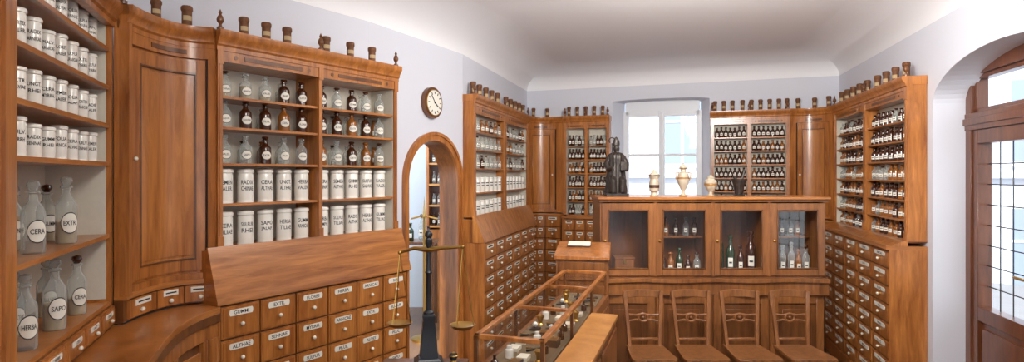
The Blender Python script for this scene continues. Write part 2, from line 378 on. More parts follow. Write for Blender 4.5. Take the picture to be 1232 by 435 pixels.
w=MB('wall_right_far'); a,b=wp[8],wp[9]; w.add([(a[0],a[1],0),(b[0],b[1],0),(b[0],b[1],WALL_TOP),(a[0],a[1],WALL_TOP)],[(0,1,2,3)],'wall'); w.build()
wall('wall_right',wp[9],wp[10],(.07,1.43,0,1.93,.23,.2,0))
w=MB('wall_rear')   # unseen wall behind the viewpoint; wide gap shaped to let sky light in
for z0,z1 in ((0,.9),(2.0,CEIL)): w.add([(-1.02,-1.5,z0),(1.25,-1.44,z0),(1.25,-1.44,z1),(-1.02,-1.5,z1)],[(0,1,2,3)],'wall')
w.build()
cl=MB('ceiling')
n=len(wp); K=8
def inset(i,d):
    p=Vector(wp[i]); a=Vector(wp[max(i-1,0)]); b=Vector(wp[min(i+1,n-1)])
    ns=[]
    if i>0: t=(p-a).normalized(); ns.append(Vector((t.y,-t.x)))
    if i<n-1: t=(b-p).normalized(); ns.append(Vector((t.y,-t.x)))
    m=sum(ns,Vector((0,0))).normalized(); k=max(.5,m.dot(ns[0])); return p+m*d/k
rows=[]
for k in range(K+1):
    a=math.pi/2*k/K; d=.42*(1-math.cos(a)); z=WALL_TOP+(CEIL-WALL_TOP)*math.sin(a)
    rows.append([(inset(i,d).x,inset(i,d).y,z) for i in range(n)])
vs=[v for r in rows for v in r]
cl.add(vs,[(k*n+i,k*n+i+1,(k+1)*n+i+1,(k+1)*n+i) for k in range(K) for i in range(n-1)],'ceiling')
cl.add(rows[-1],[tuple(range(n))],'ceiling')
co=cl.build()
for p in co.data.polygons: p.use_smooth=True
fl=MB('floor'); fl.add([(-3,-1.8,0),(3.6,-1.8,0),(3.6,7.2,0),(-3,7.2,0)],[(0,1,2,3)],'floor_wood'); fl.build()
tb=MB('baseboard_right'); tb.box(RW,.0,.068,-.012,0,0,.12,'door_wood'); tb.build()
# ================================================================ arch passage
ar=MB('arch_door_frame')
def archstrip(mb,fr,c,h0,h1,spring,r0,r1,v0,v1,mat,N=28):
    inn=[(c-h0,0)]+[(c-h0*math.cos(math.pi*i/N),spring+r0*math.sin(math.pi*i/N)) for i in range(N+1)]+[(c+h0,0)]
    out=[(c-h1,0)]+[(c-h1*math.cos(math.pi*i/N),spring+r1*math.sin(math.pi*i/N)) for i in range(N+1)]+[(c+h1,0)]
    m=len(inn); vs=[]
    for (a,b) in zip(inn,out):
        vs+= [fr.pt(a[0],v0,a[1]),fr.pt(b[0],v0,b[1]),fr.pt(b[0],v1,b[1]),fr.pt(a[0],v1,a[1])]
    mb.add(vs,[(4*i+k,4*i+(k+1)%4,4*i+4+(k+1)%4,4*i+4+k) for i in range(m-1) for k in range(4)],mat)
archstrip(ar,AW,.668,.30,.352,1.46,.28,.335,-.02,.0,'wood')
archstrip(ar,AW,.668,.335,.356,1.46,.318,.34,-.03,-.018,'wood')
archstrip(ar,AW,.668,.30,.322,1.46,.28,.30,.0,.15,'wood_desk')
ar.build()
cp=AW.pt(.628,-.004,2.0); ck=MB('wall_clock')
ck.disc(cp,-AW.v,.108,.03,'wood_dark',36); ck.disc(cp-AW.v*.03,-AW.v,.092,.006,'brass',36); ck.disc(cp-AW.v*.035,-AW.v,.086,.004,'label',36)
for i in range(12):
    a=i*math.pi/6; d=AW.u*math.sin(a)+Vector((0,0,math.cos(a))); ck.beam(cp-AW.v*.0405+d*.06,cp-AW.v*.0405+d*.077,.006,.002,'ink')
for a,l,wd in ((2.2,.045,.007),(5.6,.065,.005)):
    d=AW.u*math.sin(a)+Vector((0,0,math.cos(a))); ck.beam(cp-AW.v*.042-d*.01,cp-AW.v*.042+d*l,wd,.002,'ink')
ck.disc(cp-AW.v*.04,-AW.v,.007,.004,'ink',12)
ck.build()
# room beyond
wb=MB('wall_side_room'); wb.box(W0,-2.6,-.05,6.6,6.65,0,2.6,'sh_wall'); wb.box(W0,-2.65,-2.6,3.2,6.65,0,2.6,'sh_wall'); wb.build()
cs=MB('ceiling_side_room'); cs.add([(-2.65,3.0,2.6),(-.9,3.5,2.6),(-.4,4.5,2.6),(.1,6.65,2.6),(-2.65,6.65,2.6)],[(0,1,2,3,4)],'sh_wall'); cs.build()
gd=MB('glazed_wall_cupboard')
x0,x1=-.90,-.66; yy=6.59
gd.box(W0,x0-.04,x1+.04,yy-.02,yy,.9,2.04,'wood_dark'); gd.box(W0,x0-.05,x1+.05,yy-.22,yy,2.02,2.06,'wood'); gd.box(W0,x0-.05,x1+.05,yy-.24,yy,0,.9,'wood')
gd.box(W0,x0-.04,x0-.015,yy-.2,yy,.9,2.02,'wood'); gd.box(W0,x1+.015,x1+.04,yy-.2,yy,.9,2.02,'wood')
for k in range(5): gd.box(W0,x0-.02,x1+.02,yy-.19,yy-.02,.92+k*.23,.94+k*.23,'wood_light')
gd.box(W0,(x0+x1)/2-.01,(x0+x1)/2+.01,yy-.2,yy-.18,.9,2.02,'wood')
for k in range(4):
    for j in range(4): bottle(gd,(x0+.03+j*.06,yy-.1),.94+k*.23,.022,.14,random.choice(['clear','brown_glass','clear']),(0,-1),10)
gd.build()
st=MB('brass_floor_stand'); st.lathe((-.80,5.3,0),[(.12,0),(.12,.02),(.02,.05),(.012,.1),(.012,1.1),(.02,1.12),(.012,1.14),(.001,1.3)],'brass',12)
st.tube([(-.92,5.3,1.1),(-.80,5.3,1.13),(-.68,5.3,1.1)],.008,'brass'); st.build()
sb=MB('side_table'); 
sb.box(W0,-1.25,-.75,5.6,5.95,.82,.85,'wood_dark')
for x in (-1.22,-.8):
    for y in (5.63,5.9): sb.box(W0,x,x+.04,y,y+.04,0,.82,'wood_dark')
sb.build()
vb=MB('glass_laboratory_flasks')
for (x,y,r,h,k) in ((-1.12,5.75,.04,.22,'clear'),(-1.0,5.72,.035,.18,'green_glass'),(-.9,5.78,.03,.26,'clear'),(-.82,5.7,.03,.15,'brown_glass')): bottle(vb,(x,y),.8505,r,h,k,(0,-1),14)
vb.build()
# ================================================================ back window
wi=MB('window_1'); s0=off+.60;s1=off+1.36;b0=.9;t0=2.17;d=.23;m=(s0+s1)/2
wi.box(BWf,s0-.02,s0+.035,d-.03,d+.03,b0,t0,'white_paint');wi.box(BWf,s1-.035,s1+.02,d-.03,d+.03,b0,t0,'white_paint')
wi.box(BWf,s0,s1,d-.03,d+.03,t0-.05,t0+.12,'white_paint');wi.box(BWf,s0,s1,d-.03,d+.03,b0-.05,b0+.04,'white_paint')
wi.box(BWf,m-.03,m+.03,d-.04,d+.03,b0,t0,'white_paint'); wi.box(BWf,m-.008,m+.008,d-.055,d-.04,b0,t0,'white_paint')
for zz in (1.27,1.70): wi.box(BWf,s0,s1,d-.02,d+.02,zz,zz+.022,'white_paint')
wi.add([BWf.pt(s0,d,b0),BWf.pt(s1,d,b0),BWf.pt(s1,d,t0),BWf.pt(s0,d,t0)],[(0,1,2,3)],'pane')
wi.build(.002)
# ================================================================ right door
dr=MB('door_1'); d=.2; a0,a1=.07,1.43; m=(a0+a1)/2
def db(a,b,z0,z1,v0=.0,v1=.05,mt='door_wood'): dr.box(RW,a,b,d+v0,d+v1,z0,z1,mt)
db(a0,a0+.06,0,2.17,-.03); db(a1-.06,a1,0,2.17,-.03); db(a0,a1,2.08,2.18,-.03); db(a0,a1,1.76,1.86,-.035); db(a0,a1,1.79,1.83,-.045,-.035)
db(m-.02,m+.02,1.86,2.08,0.)
dr.add([RW.pt(a0,d+.03,1.8),RW.pt(a1,d+.03,1.8),RW.pt(a1,d+.03,2.1),RW.pt(a0,d+.03,2.1)],[(0,1,2,3)],'pane')
db(a0+.06,a0+.085,1.86,2.08,-.01); db(a0+.06,m,1.86,1.885,-.01); db(a0+.06,m,2.055,2.08,-.01)
for (l,r) in ((a0+.06,m-.005),(m+.005,a1-.06)):
    db(l,l+.06,.04,1.76,-.02); db(r-.06,r,.04,1.76,-.02); db(l+.06,r-.06,1.68,1.76,-.02); db(l+.06,r-.06,.04,.12,-.02); db(l+.06,r-.06,.66,.74,-.02)
    db(l+.06,r-.06,.12,.66,0,.03); db(l+.09,r-.09,.16,.62,-.012,.0)
    dr.add([RW.pt(l,d+.02,.7),RW.pt(r,d+.02,.7),RW.pt(r,d+.02,1.7),RW.pt(l,d+.02,1.7)],[(0,1,2,3)],'pane')
    w_=r-l-.12
    for k in range(1,4): x=l+.06+w_*k/4; db(x-.003,x+.003,.74,1.68,.03,.036,'iron')
    for k in range(1,8): z=.74+.94*k/8; db(l+.06,r-.06,z-.003,z+.003,.03,.036,'iron')
dr.tube([RW.pt(m-.04,d-.03,.98),RW.pt(m-.04,d-.06,.98),RW.pt(m-.12,d-.06,.98)],.008,'brass')
dr.build(.002)
# ================================================================ exterior
ex=MB('building_facade'); E1=Frame((-1.5,11.5),(9.5,8.0))
ex.box(E1,0,E1.L,0,.3,-1,7,'facade')
for i in range(9):
    for j in range(3):
        a=.6+i*1.25; z=-.2+j*1.9
        ex.box(E1,a-.08,a+.73,-.05,0,z-.08,z+1.28,'white_paint'); ex.box(E1,a,a+.65,-.06,-.05,z,z+1.2,'facade_dark'); ex.box(E1,a+.3,a+.35,-.07,-.05,z,z+1.2,'white_paint'); ex.box(E1,a,a+.65,-.07,-.05,z+.7,z+.74,'white_paint')
for z in (1.45,3.3): ex.box(E1,0,E1.L,-.1,0,z,z+.1,'white_paint')
ex.build()
ex=MB('building_facade'); E2=Frame((8.5,8.2),(6.6,-2))
ex.box(E2,0,E2.L,0,.3,-1,7,'facade')
for i in range(8):
    for j in range(3):
        a=.5+i*1.25; z=.5+j*1.9
        ex.box(E2,a-.08,a+.73,-.05,0,z-.08,z+1.1,'white_paint'); ex.box(E2,a,a+.65,-.06,-.05,z,z+1.0,'facade_dark'); ex.box(E2,a+.3,a+.35,-.07,-.05,z,z+1.0,'white_paint')
ex.box(E2,0,E2.L,-.06,0,-1,.35,'facade_dark')
ex.build()
pv=MB('street_pavement'); pv.add([(3.6,-4,-.12),(12,-4,-.12),(12,13,-.12),(3.6,13,-.12)],[(0,1,2,3)],'pavement'); pv.add([(-4,7.25,-.12),(3.6,7.25,-.12),(3.6,13,-.12),(-4,13,-.12)],[(0,1,2,3)],'pavement'); pv.build()
# ================================================================ CABINET A (near left)
A=Frame((-1.104,1.25),(-1.44,2.10)); LA=A.L
c=MB('apothecary_shelf'); D=.2; shA=[1.05,1.29,1.545,1.68,1.815,1.95]
c.box(A,0,.078,0,.02,0.97,2.4,'wood'); c.box(A,0,.02,.02,D,.97,2.4,'wood')
c.box(A,.02,.078,-.006,0,.97,2.4,'wood')
c.box(A,LA-.03,LA,0,D,.97,2.12,'wood'); c.box(A,.02,LA-.03,D-.01,D,.97,2.12,'lining'); c.box(A,LA-.033,LA-.03,.015,D-.01,1.06,2.1,'lining')
for h in shA: c.box(A,.02,LA-.033,.004,D-.01,h-.014,h,'wood_h')
c.prof(A,.0,LA,CORN,'wood'); c.box(A,0,LA,0,D,2.08,2.1,'wood')
c.box(A,0,LA,0,D,.96,1.036,'wood_dark')
for i in range(5):
    drawer(c,A,.05+i*.17,.05+(i+1)*.17,.0,.965,1.036,True,.5)
c.build(.0015)
ja=MB('porcelain_jars'); 
for h in (1.545,1.68,1.815,1.95):
    for k in range(8):
        u=.135+k*.1; pp=A.pt(u,.05,0); f=facing(pp,A,.75)
        if u>LA-.05: continue
        jar(ja,pp,h,.0215,.1+random.choice((0,.004,-.008)),f,22)
        if k<7:
            pp=A.pt(u+.045,.125,0); jar(ja,pp,h,.0205,.1,f,18)
ja.build()
ba=MB('glass_bottles')
for (u,h,hh,r) in ((.155,1.29,.185,.026),(.345,1.29,.195,.027),(.60,1.29,.205,.028),(.12,1.05,.18,.027),(.29,1.05,.195,.027),(.50,1.05,.205,.029),(.70,1.05,.19,.026)):
    pp=A.pt(u,.05,0); bottle(ba,pp,h,r,hh,'clear',facing(pp,A,.7),24,True,random.choice(('powder',None)))
for u in (.25,.45,.7):
    for h in (1.29,1.05):
        pp=A.pt(u,.13,0); bottle(ba,pp,h,.027,.18,'clear',facing(pp,A,.7),20,True,'powder')
ba.build()
# ================================================================ W curved wardrobe + counter
wP0=P(148,2.1); wP1=P(259,2.46); wC=(-1.455,2.43)
c=MB('curved_wardrobe')
q=corner(c,wP0,wC,wP1,1.06,st=.07,n=18)
c.sweep(bez(wP0,wC,wP1,.0,.035,2),R(-.02,.0,1.06,2.05),'wood'); 
c.sweep(bez(wP0,wC,wP1,0,1,14),R(-.012,.03,1.046,1.066),'wood_h')
c.sweep(bez(wP0,wC,wP1,0,1,14),R(-.0,.03,.965,1.046),'wood_dark')
for i in range(3):
    a=.04+i*.32; b=a+.3
    c.sweep(bez(wP0,wC,wP1,a,b,5),R(-.01,.0,.972,1.04),'wood'); m=(a+b)/2
    c.sweep(bez(wP0,wC,wP1,m-.085,m+.085,4),R(-.013,-.01,1.012,1.034),'label'); c.sweep(bez(wP0,wC,wP1,m-.06,m+.06,4),R(-.0145,-.013,1.021,1.026),'ink')
    pt=bez(wP0,wC,wP1,m,m+.01,1)[0]; c.ball((pt[0]+.016,pt[1]-.01,.992),.009,'knob',10)
kp=bez(wP0,wC,wP1,.13,.14,1)[0]; c.ball((kp[0]+.008,kp[1]-.006,1.56),.008,'knob',10)
finial(c,Vector(wP0).to_3d(),TOP)
c.build(.001)
B=Frame(P(262,2.47),P(478,3.33)); LB=B.L
front=[(-.88,1.15),(-1.0,1.55),(-1.075,1.75),(-1.14,1.92),(-1.185,2.06),(-1.205,2.18),(-1.205,2.29),(-1.19,2.375)]
back=[A.pt(0,0,0)]+[A.pt(LA,0,0)]+[Vector((p[0],p[1],0)) for p in bez(wP0,wC,wP1,0,1,8)]
back=[(p.x,p.y) for p in back]
poly=front+back[::-1]
c=MB('curved_counter'); c.prism(poly[::-1],.935,.96,'wood_h')
c.sweep(front,R(.0,.02,.90,.936),'wood_dark')
c.sweep(front,R(.03,.05,.0,.92),'wood_dark')
c.sweep(front,R(.012,.03,.84,.92),'wood'); c.sweep(front,R(.012,.03,0,.1),'wood')
for i in range(0,7,2): c.sweep([front[i],tuple(Vector(front[i]).lerp(Vector(front[i+1]),.3))],R(.012,.03,.1,.84),'wood')
c.sweep(front[1:3],R(.02,.03,.14,.80),'wood_panel'); c.sweep(front[3:7],R(.02,.03,.14,.80),'wood_panel')
c.sweep([tuple(Vector(front[6]).lerp(Vector(front[7]),.4)),front[7]],R(.012,.03,.1,.84),'wood')
c.build(.0015)
# ================================================================ CABINET B
shB=[1.186,1.375,1.55,1.707,1.84]
c=MB('apothecary_cabinet'); cols=upper(c,B,LB,.2,1.186,2,shB)
c.prof(B,-.05,LB+.02,[(0.0,1.195),(-.012,1.195),(-.09,.975),(-.09,.962),(0.0,.962)],'wood_h')
c.box(B,-.05,LB+.02,0,.2,.955,1.18,'wood')
base(c,B,-.045,LB+.01,-.07,.2,0,.962,6,6,True,lab=.62)
c.build(.0015)
jb=MB('porcelain_jars'); bb=MB('medicine_bottles')
kinds={1.84:[['clear']*3+['brown_glass']*2,['brown_glass','clear','brown_glass','clear','clear']],1.707:[['clear','brown_glass','brown_glass','amber','brown_glass'],['brown_glass','brown_glass','amber','brown_glass','clear']],1.55:[['clear','clear','brown_glass','clear','clear'],['amber','clear','brown_glass','amber','clear']]}
for ci,(a,b) in enumerate(cols):
    for h in shB:
        for k in range(5):
            u=a+(b-a)*(k+.5)/5; pp=B.pt(u,.075,0); f=facing(pp,B,.5)
            if h<1.5: jar(jb,pp,h,.0345,.155,f,24)
            else:
                kd=kinds[h][ci][k]; bottle(bb,pp,h,.027,(.12 if h>1.8 else .13),kd,f,18,True,'powder' if kd=='clear' and random.random()<.4 else None)
                if random.random()<.6: bottle(bb,B.pt(u+.03,.15,0),h,.022,.11,random.choice(['clear','amber','clear']),f,12,False)
jb.build(); bb.build()
pt=MB('wooden_pots')
for px in (298,325,350,397,426,452):
    t=(px-262)/216.; y=1/((1-t)/2.47+t/3.33); x=(px-616)/F*y; p=Vector((x,y,0))+B.v*.03; pot(pt,p,TOP,.021,.088,facing(p,B,.6))
p=Vector(bez(wP0,wC,wP1,.72,.8,1)[0]).to_3d()+B.v*.01; pot(pt,p,TOP,.021,.088,facing(p,B,.6))
p=Vector(bez(wP0,wC,wP1,.38,.4,1)[0]).to_3d()+B.v*.01; pot(pt,p,TOP,.019,.08,facing(p,B,.6))
pt.build()
# ================================================================ CABINET C
C=Frame(P(570,4.42),P(636,6.1)); LC=C.L
c=MB('glazed_apothecary_cabinet'); cols=upper(c,C,LC,.088,1.175,2,[1.175,1.36,1.55,1.70,1.84],glass=True,post=.05,mid=.06)
c.prof(C,-.03,LC-.02,[(0.0,1.19),(-.012,1.19),(-.095,1.0),(-.095,.985),(0.0,.985)],'wood_panel')
c.box(C,-.0,LC-.1,0,.085,.98,1.16,'wood')
base(c,C,-.02,LC-.12,-.08,.085,0,.985,6,7,False)
c.build(.0015)
jc=MB('porcelain_jars'); bc=MB('medicine_bottles')
for a,b in cols:
    for h in (1.175,1.36,1.55,1.70,1.84):
        nn=7
        for k in range(nn):
            pp=C.pt(a+.04+(b-a-.08)*k/(nn-1),.045,0); f=facing(pp,C,.6)
            if h<1.5: jar(jc,pp,h,.024,.125,f,12,False)
            else: bottle(bc,pp,h,.022,.11,random.choice(['clear','clear','brown_glass','clear','amber']),f,10,False)
jc.build(); bc.build()
# ================================================================ D corner
E=Frame(P(678,6.15),P(733,5.99)); LE=E.L
dP0=(C.pt(LC,0,0).x,C.pt(LC,0,0).y); dP1=(E.pt(0,0,0).x,E.pt(0,0,0).y); dC=(.23,6.38)
c=MB('curved_corner_cupboard'); corner(c,dP0,dC,dP1,1.10)
corner_base(c,dP0,dC,dP1,-.03,0,1.07,3,8); kp=bez(dP0,dC,dP1,.8,.9,1)[0]; c.ball((kp[0],kp[1]-.012,1.5),.009,'knob',8)
c.build(.0015)
# ================================================================ E
shE=[1.08+.145*k for k in range(6)]
c=MB('shallow_apothecary_cabinet'); cE=upper(c,E,LE,.11,1.08,2,shE,mid=.03,post=.03)
c.box(E,-.01,LE+.01,-.06,.11,1.045,1.065,'wood_h'); base(c,E,0,LE,-.04,.11,0,1.045,4,8,False)
c.build(.0015)
# ================================================================ F
Fb=Frame(P(855,5.664),P(950,5.433)); LF=Fb.L; shF=[1.08+.13*k for k in range(7)]
c=MB('shallow_apothecary_cabinet'); cF=upper(c,Fb,LF,.11,1.08,2,shF,mid=.035,post=.03)
c.box(Fb,-.01,LF+.01,-.06,.11,1.045,1.065,'wood_h'); base(c,Fb,0,LF,-.04,.11,0,1.045,5,8,False)
c.build(.0015)
# ================================================================ G corner + H
Hf=Frame(P(1003,5.2),P(1092,3.62)); LH=Hf.L
gP0=(Fb.pt(LF,0,0).x,Fb.pt(LF,0,0).y); gP1=(Hf.o.x,Hf.o.y); gC=(2.85,5.44)
c=MB('curved_corner_cupboard'); corner(c,gP0,gC,gP1,1.10); corner_base(c,gP0,gC,gP1,-.03,0,1.07,3,8)
kp=bez(gP0,gC,gP1,.2,.9,1)[0]; c.ball((kp[0]-.005,kp[1]-.01,1.5),.009,'knob',8)
c.build(.0015)
shH=[1.085+.127*k for k in range(7)]
c=MB('open_apothecary_cabinet'); cH=upper(c,Hf,LH,.105,1.085,2,shH,post=.05,mid=.05)
c.box(Hf,.05,LH+.005,-.12,.105,1.03,1.055,'wood_h'); c.prof(Hf,.05,LH+.005,[(0,1.085),(-.03,1.085),(-.11,1.05),(0,1.05)],'wood')
base(c,Hf,.08,LH,-.09,.105,0,1.03,5,8,True)
c.build(.0015)
def stock(fr,cols,sh,nn,v,r,h,kinds,lab=.6):
    m=MB('medicine_bottles')
    for a,b in cols:
        for i,s in enumerate(sh):
            for k in range(nn):
                e=.008; pp=fr.pt(a+e+r+(b-a-2*e-2*r)*k/(nn-1),v+random.uniform(-.004,.004),0); f=facing(pp,fr,.6)
                bottle(m,pp,s,r,h*random.uniform(.92,1.05),random.choice(kinds[i]),f,10,False,'powder' if random.random()<.3 else None,lab)
    m.build()
bg_,am,cr_='brown_glass','amber','clear'
stock(E,cE,shE,5,.055,.02,.112,[[cr_,bg_],[bg_,am],[bg_],[bg_,bg_,am],[bg_],[bg_,cr_]])
stock(Fb,cF,shF,7,.055,.0205,.102,[[bg_,cr_],[bg_,am],[bg_,am],[bg_,bg_,am],[bg_,am],[bg_,am,bg_],[bg_]])
stock(Hf,cH,shH,9,.055,.0235,.105,[[cr_,am,bg_],[cr_,bg_,am],[bg_,am],[cr_,bg_,am],[bg_,am,bg_],[bg_,bg_,am],[bg_,bg_,cr_]],.48)
def pots(fr,us,v=.045,r=.021,h=.1):
    m=MB('wooden_pots')
    for u in us: pp=fr.pt(u,v,0); pot(m,pp,TOP,r,h,facing(pp,fr,.6))
    m.build()
pots(C,[.1,.25,.42,.58,.75,1.02,1.18,1.34,1.5,1.66],.04,.022,.11)
pots(E,[.05,.14,.23,.32,.41],.04,.019,.105)
pots(Fb,[.04,.12,.2,.29,.37,.45,.53,.61,.68],.04,.019,.105)
pots(Hf,[.1,.26,.42,.58,.76,.98,1.15,1.32,1.5],.04,.022,.11)
m=MB('wooden_pots')
for t in (.15,.5,.85):
    q=bez(gP0,gC,gP1,t,1,1)[0]; pot(m,(q[0]+.01,q[1]+.01),TOP,.02,.1,(-.4,-1))
m.build()
m=MB('wooden_pots')
for t in (.3,.7):
    q=bez(dP0,dC,dP1,t,1,1)[0]; pot(m,(q[0]-.0,q[1]+.01),TOP,.02,.1,(-.1,-1))
m.build()
# ================================================================ central display sideboard
c=MB('display_sideboard'); X0,X1=P(722,3.9)[0],P(993,3.9)[0]; Y0,Y1=3.9,4.25; WX=X1-X0
DS=Frame((X0,Y0),(X1,Y0))
c.box(DS,-.02,WX+.02,-.035,.35,1.335,1.352,'wood_h'); c.box(DS,-.01,WX+.01,-.02,.35,1.318,1.335,'wood_desk')
c.box(DS,0,.02,0,.35,.0,1.32,'wood_desk'); c.box(DS,WX-.02,WX,0,.35,0,1.32,'wood_desk'); c.box(DS,0,WX,.33,.35,0,1.32,'wood_dark')
c.box(DS,0,WX,0,.35,.80,.82,'wood_desk')
edges=[(.01,.365),(.375,.745),(.76,1.125),(1.14,1.495)]
for (a,b) in edges:
    s=.04
    c.box(DS,a,a+s,-.015,.01,.825,1.31,'wood_desk'); c.box(DS,b-s,b,-.015,.01,.825,1.31,'wood_desk')
    c.box(DS,a+s,b-s,-.015,.01,.825,.87,'wood_desk'); c.box(DS,a+s,b-s,-.015,.01,1.265,1.31,'wood_desk')
    for (p,q,r_,t_) in ((a+s,a+s+.008,.87,1.265),(b-s-.008,b-s,.87,1.265),(a+s,b-s,.87,.878),(a+s,b-s,1.257,1.265)): c.box(DS,p,q,-.02,.0,r_,t_,'wood_dark')
    c.add([DS.pt(a+s,.0,.87),DS.pt(b-s,.0,.87),DS.pt(b-s,.0,1.265),DS.pt(a+s,.0,1.265)],[(0,1,2,3)],'pane_case')
    c.ball(DS.pt(a+s/2,-.022,1.06),.009,'brass',10)
for x in (.37,.752,1.132): c.box(DS,x-.012,x+.012,-.012,.33,.82,1.32,'wood_desk')
for (a,b) in ((.39,.74),(1.145,1.48)): c.box(DS,a,b,.16,.33,1.06,1.07,'wood_desk')
led=[]; 
for i in range(41):
    u=WX*i/40; led.append((X0+u,Y0-.05-.018*math.cos(u/WX*math.pi*6)))
c.prism(led+[(X1,Y0+.05),(X0,Y0+.05)],.785,.812,'wood_desk')
c.prism([(x,y+.02) for x,y in led]+[(X1,Y0+.05),(X0,Y0+.05)],.70,.785,'wood_desk')
c.box(DS,0,WX,.0,.02,0,.8,'wood_dark')
for (a,b) in edges:
    for (p,q) in ((a,a+.05),(b-.05,b)): c.box(DS,p,q,-.012,0,.0,.70,'wood_desk')
    c.box(DS,a+.05,b-.05,-.012,0,.64,.70,'wood_desk'); c.box(DS,a+.08,b-.08,-.005,0,.12,.60,'wood_dark')
    c.box(DS,a+.05,b-.05,-.012,0,0,.1,'wood_desk')
c.build(.002)
m=MB('antique_bottles')
for (u,k,h,r) in ((.44,'brown_glass',.17,.03),(.50,'amber',.15,.026),(.56,'green_glass',.18,.026),(.62,'brown_glass',.13,.024),(.68,'clear',.15,.024),(.83,'green_glass',.34,.034),(.91,'green_glass',.27,.03),(.98,'brown_glass',.2,.024),(1.05,'brown_glass',.3,.036),(1.21,'green_glass',.22,.028),(1.27,'clear',.2,.024),(1.33,'clear',.22,.024),(1.38,'amber',.17,.022),(1.43,'clear',.2,.024)):
    bottle(m,DS.pt(u,.10,0),.8205,r,h,k,(-.3,-1),14,False,None,.5)
for (u,k) in ((.43,cr_),(.50,am),(.57,bg_),(.64,cr_),(.70,bg_),(1.20,bg_),(1.26,cr_),(1.32,bg_),(1.38,cr_),(1.43,am)):
    bottle(m,DS.pt(u,.22,0),1.0705,.021,.13,k,(-.3,-1),12,False,None,.5)
m.build()
m=MB('wooden_medicine_box'); m.box(DS,.12,.25,.10,.22,.8205,.92,'wood_desk'); m.box(DS,.115,.255,.095,.225,.92,.935,'wood_desk'); m.box(DS,.175,.195,.09,.10,.89,.92,'brass'); m.build(.002)
# statue
cx,cy,cz=P(742,3.98)[0],4.0,1.352
m=MB('bronze_bishop_statue')
m.box(W0,cx-.075,cx+.075,cy-.06,cy+.06,cz,cz+.02,'bronze')
m.lathe((cx,cy,cz+.02),[(.07,0),(.073,.02),(.066,.07),(.062,.12),(.058,.17),(.052,.2),(.056,.235),(.055,.26),(.04,.275),(.018,.283),(.016,.29)],'bronze',48,.09,9,.8)
m.ball((cx,cy-.004,cz+.327),.023,'bronze',16,1.25)
m.ball((cx,cy-.022,cz+.302),.012,'bronze',10,1.5)
m.tube([(cx,cy-.026,cz+.335),(cx,cy-.031,cz+.325)],.003,'bronze',6)
m.lathe((cx,cy,cz+.343),[(.023,0),(.025,.02),(.022,.038),(.012,.055),(.002,.066)],'bronze',20,0,2,.55)
for sx in (-1,1):
    m.tube([(cx+sx*.045,cy,cz+.268),(cx+sx*.068,cy-.01,cz+.22),(cx+sx*.06,cy-.045,cz+.185),(cx+sx*.035,cy-.07,cz+.195)],[.02,.02,.017,.010],'bronze',10)
    m.tube([(cx+sx*.03,cy-.03,cz+.13),(cx+sx*.035,cy-.055,cz+.11),(cx+sx*.03,cy-.055,cz+.03)],[.022,.026,.024],'bronze',10)
m.tube([(cx-.04,cy-.075,cz+.02),(cx-.042,cy-.075,cz+.36)],.004,'bronze',8)
m.tube([(cx-.042+.02*math.cos(a)-.0,cy-.075,cz+.36+.018+.02*math.sin(a)) for a in [4.0-i*.5 for i in range(10)]],.004,'bronze',6)
m.box(W0,cx+.015,cx+.055,cy-.09,cy-.075,cz+.18,cz+.235,'bronze')
m.build()
def urn(name,px,y,h,r,prof,mat,bands):
    m=MB(name); x=P(px,y)[0]; m.lathe((x,y,1.352),[(a*r,b*h) for a,b in prof],mat,24)
    for (b0,b1,rr,mt) in bands: m.lathe((x,y,1.352),[(rr*r*.97,b0*h),(rr*r*1.02,b0*h+.002),(rr*r*1.02,b1*h-.002),(rr*r*.97,b1*h)],mt,24)
    return m
m=urn('ceramic_pharmacy_jar',787,4.0,.19,.038,[(.7,0),(.8,.03),(.6,.08),(.55,.14),(.85,.2),(.9,.45),(.7,.62),(.95,.7),(.95,.78),(.6,.85),(.3,.92),(.25,.96),(.01,1)],'urn',[(.3,.42,.9,'leather'),(.72,.77,.97,'leather')]); m.build()
m=urn('porcelain_urn',822,4.0,.23,.043,[(.6,0),(.62,.04),(.3,.08),(.25,.16),(.5,.24),(.85,.4),(.95,.55),(.8,.68),(.4,.74),(.38,.8),(.65,.84),(.6,.87),(.3,.93),(.12,.96),(.01,1)],'urn',[(.52,.57,.97,'gilt'),(.0,.04,.64,'gilt'),(.83,.85,.68,'gilt')])
for sx in (-1,1): m.tube([(P(822,4.0)[0]+sx*.03,4.0,1.352+.165),(P(822,4.0)[0]+sx*.052,4.0,1.352+.16),(P(822,4.0)[0]+sx*.05,4.0,1.352+.125),(P(822,4.0)[0]+sx*.04,4.0,1.352+.11)],.004,'gilt',6)
m.build()
m=urn('porcelain_urn',855,4.0,.15,.045,[(.6,0),(.6,.05),(.3,.1),(.3,.2),(.7,.35),(.95,.55),(.9,.7),(.55,.8),(.6,.85),(.3,.93),(.01,1)],'urn',[(.0,.05,.62,'gilt'),(.5,.6,.95,'gilt')]); m.build()
m=urn('bronze_mortar_and_pestle',889,4.05,.12,.05,[(.8,0),(.8,.06),(.55,.12),(.6,.25),(.75,.6),(1.0,.95),(1.0,1.0),(.85,1.0),(.6,.4),(.01,.35)],'bronze',[])
xm=P(889,4.05)[0]; m.tube([(xm,4.05,1.4),(xm+.03,4.05,1.5),(xm+.04,4.05,1.535)],[.014,.008,.013],'bronze',8); m.tube([(xm-.005,4.05,1.4),(xm-.03,4.05,1.49)],[.01,.012],'bronze',8); m.build()
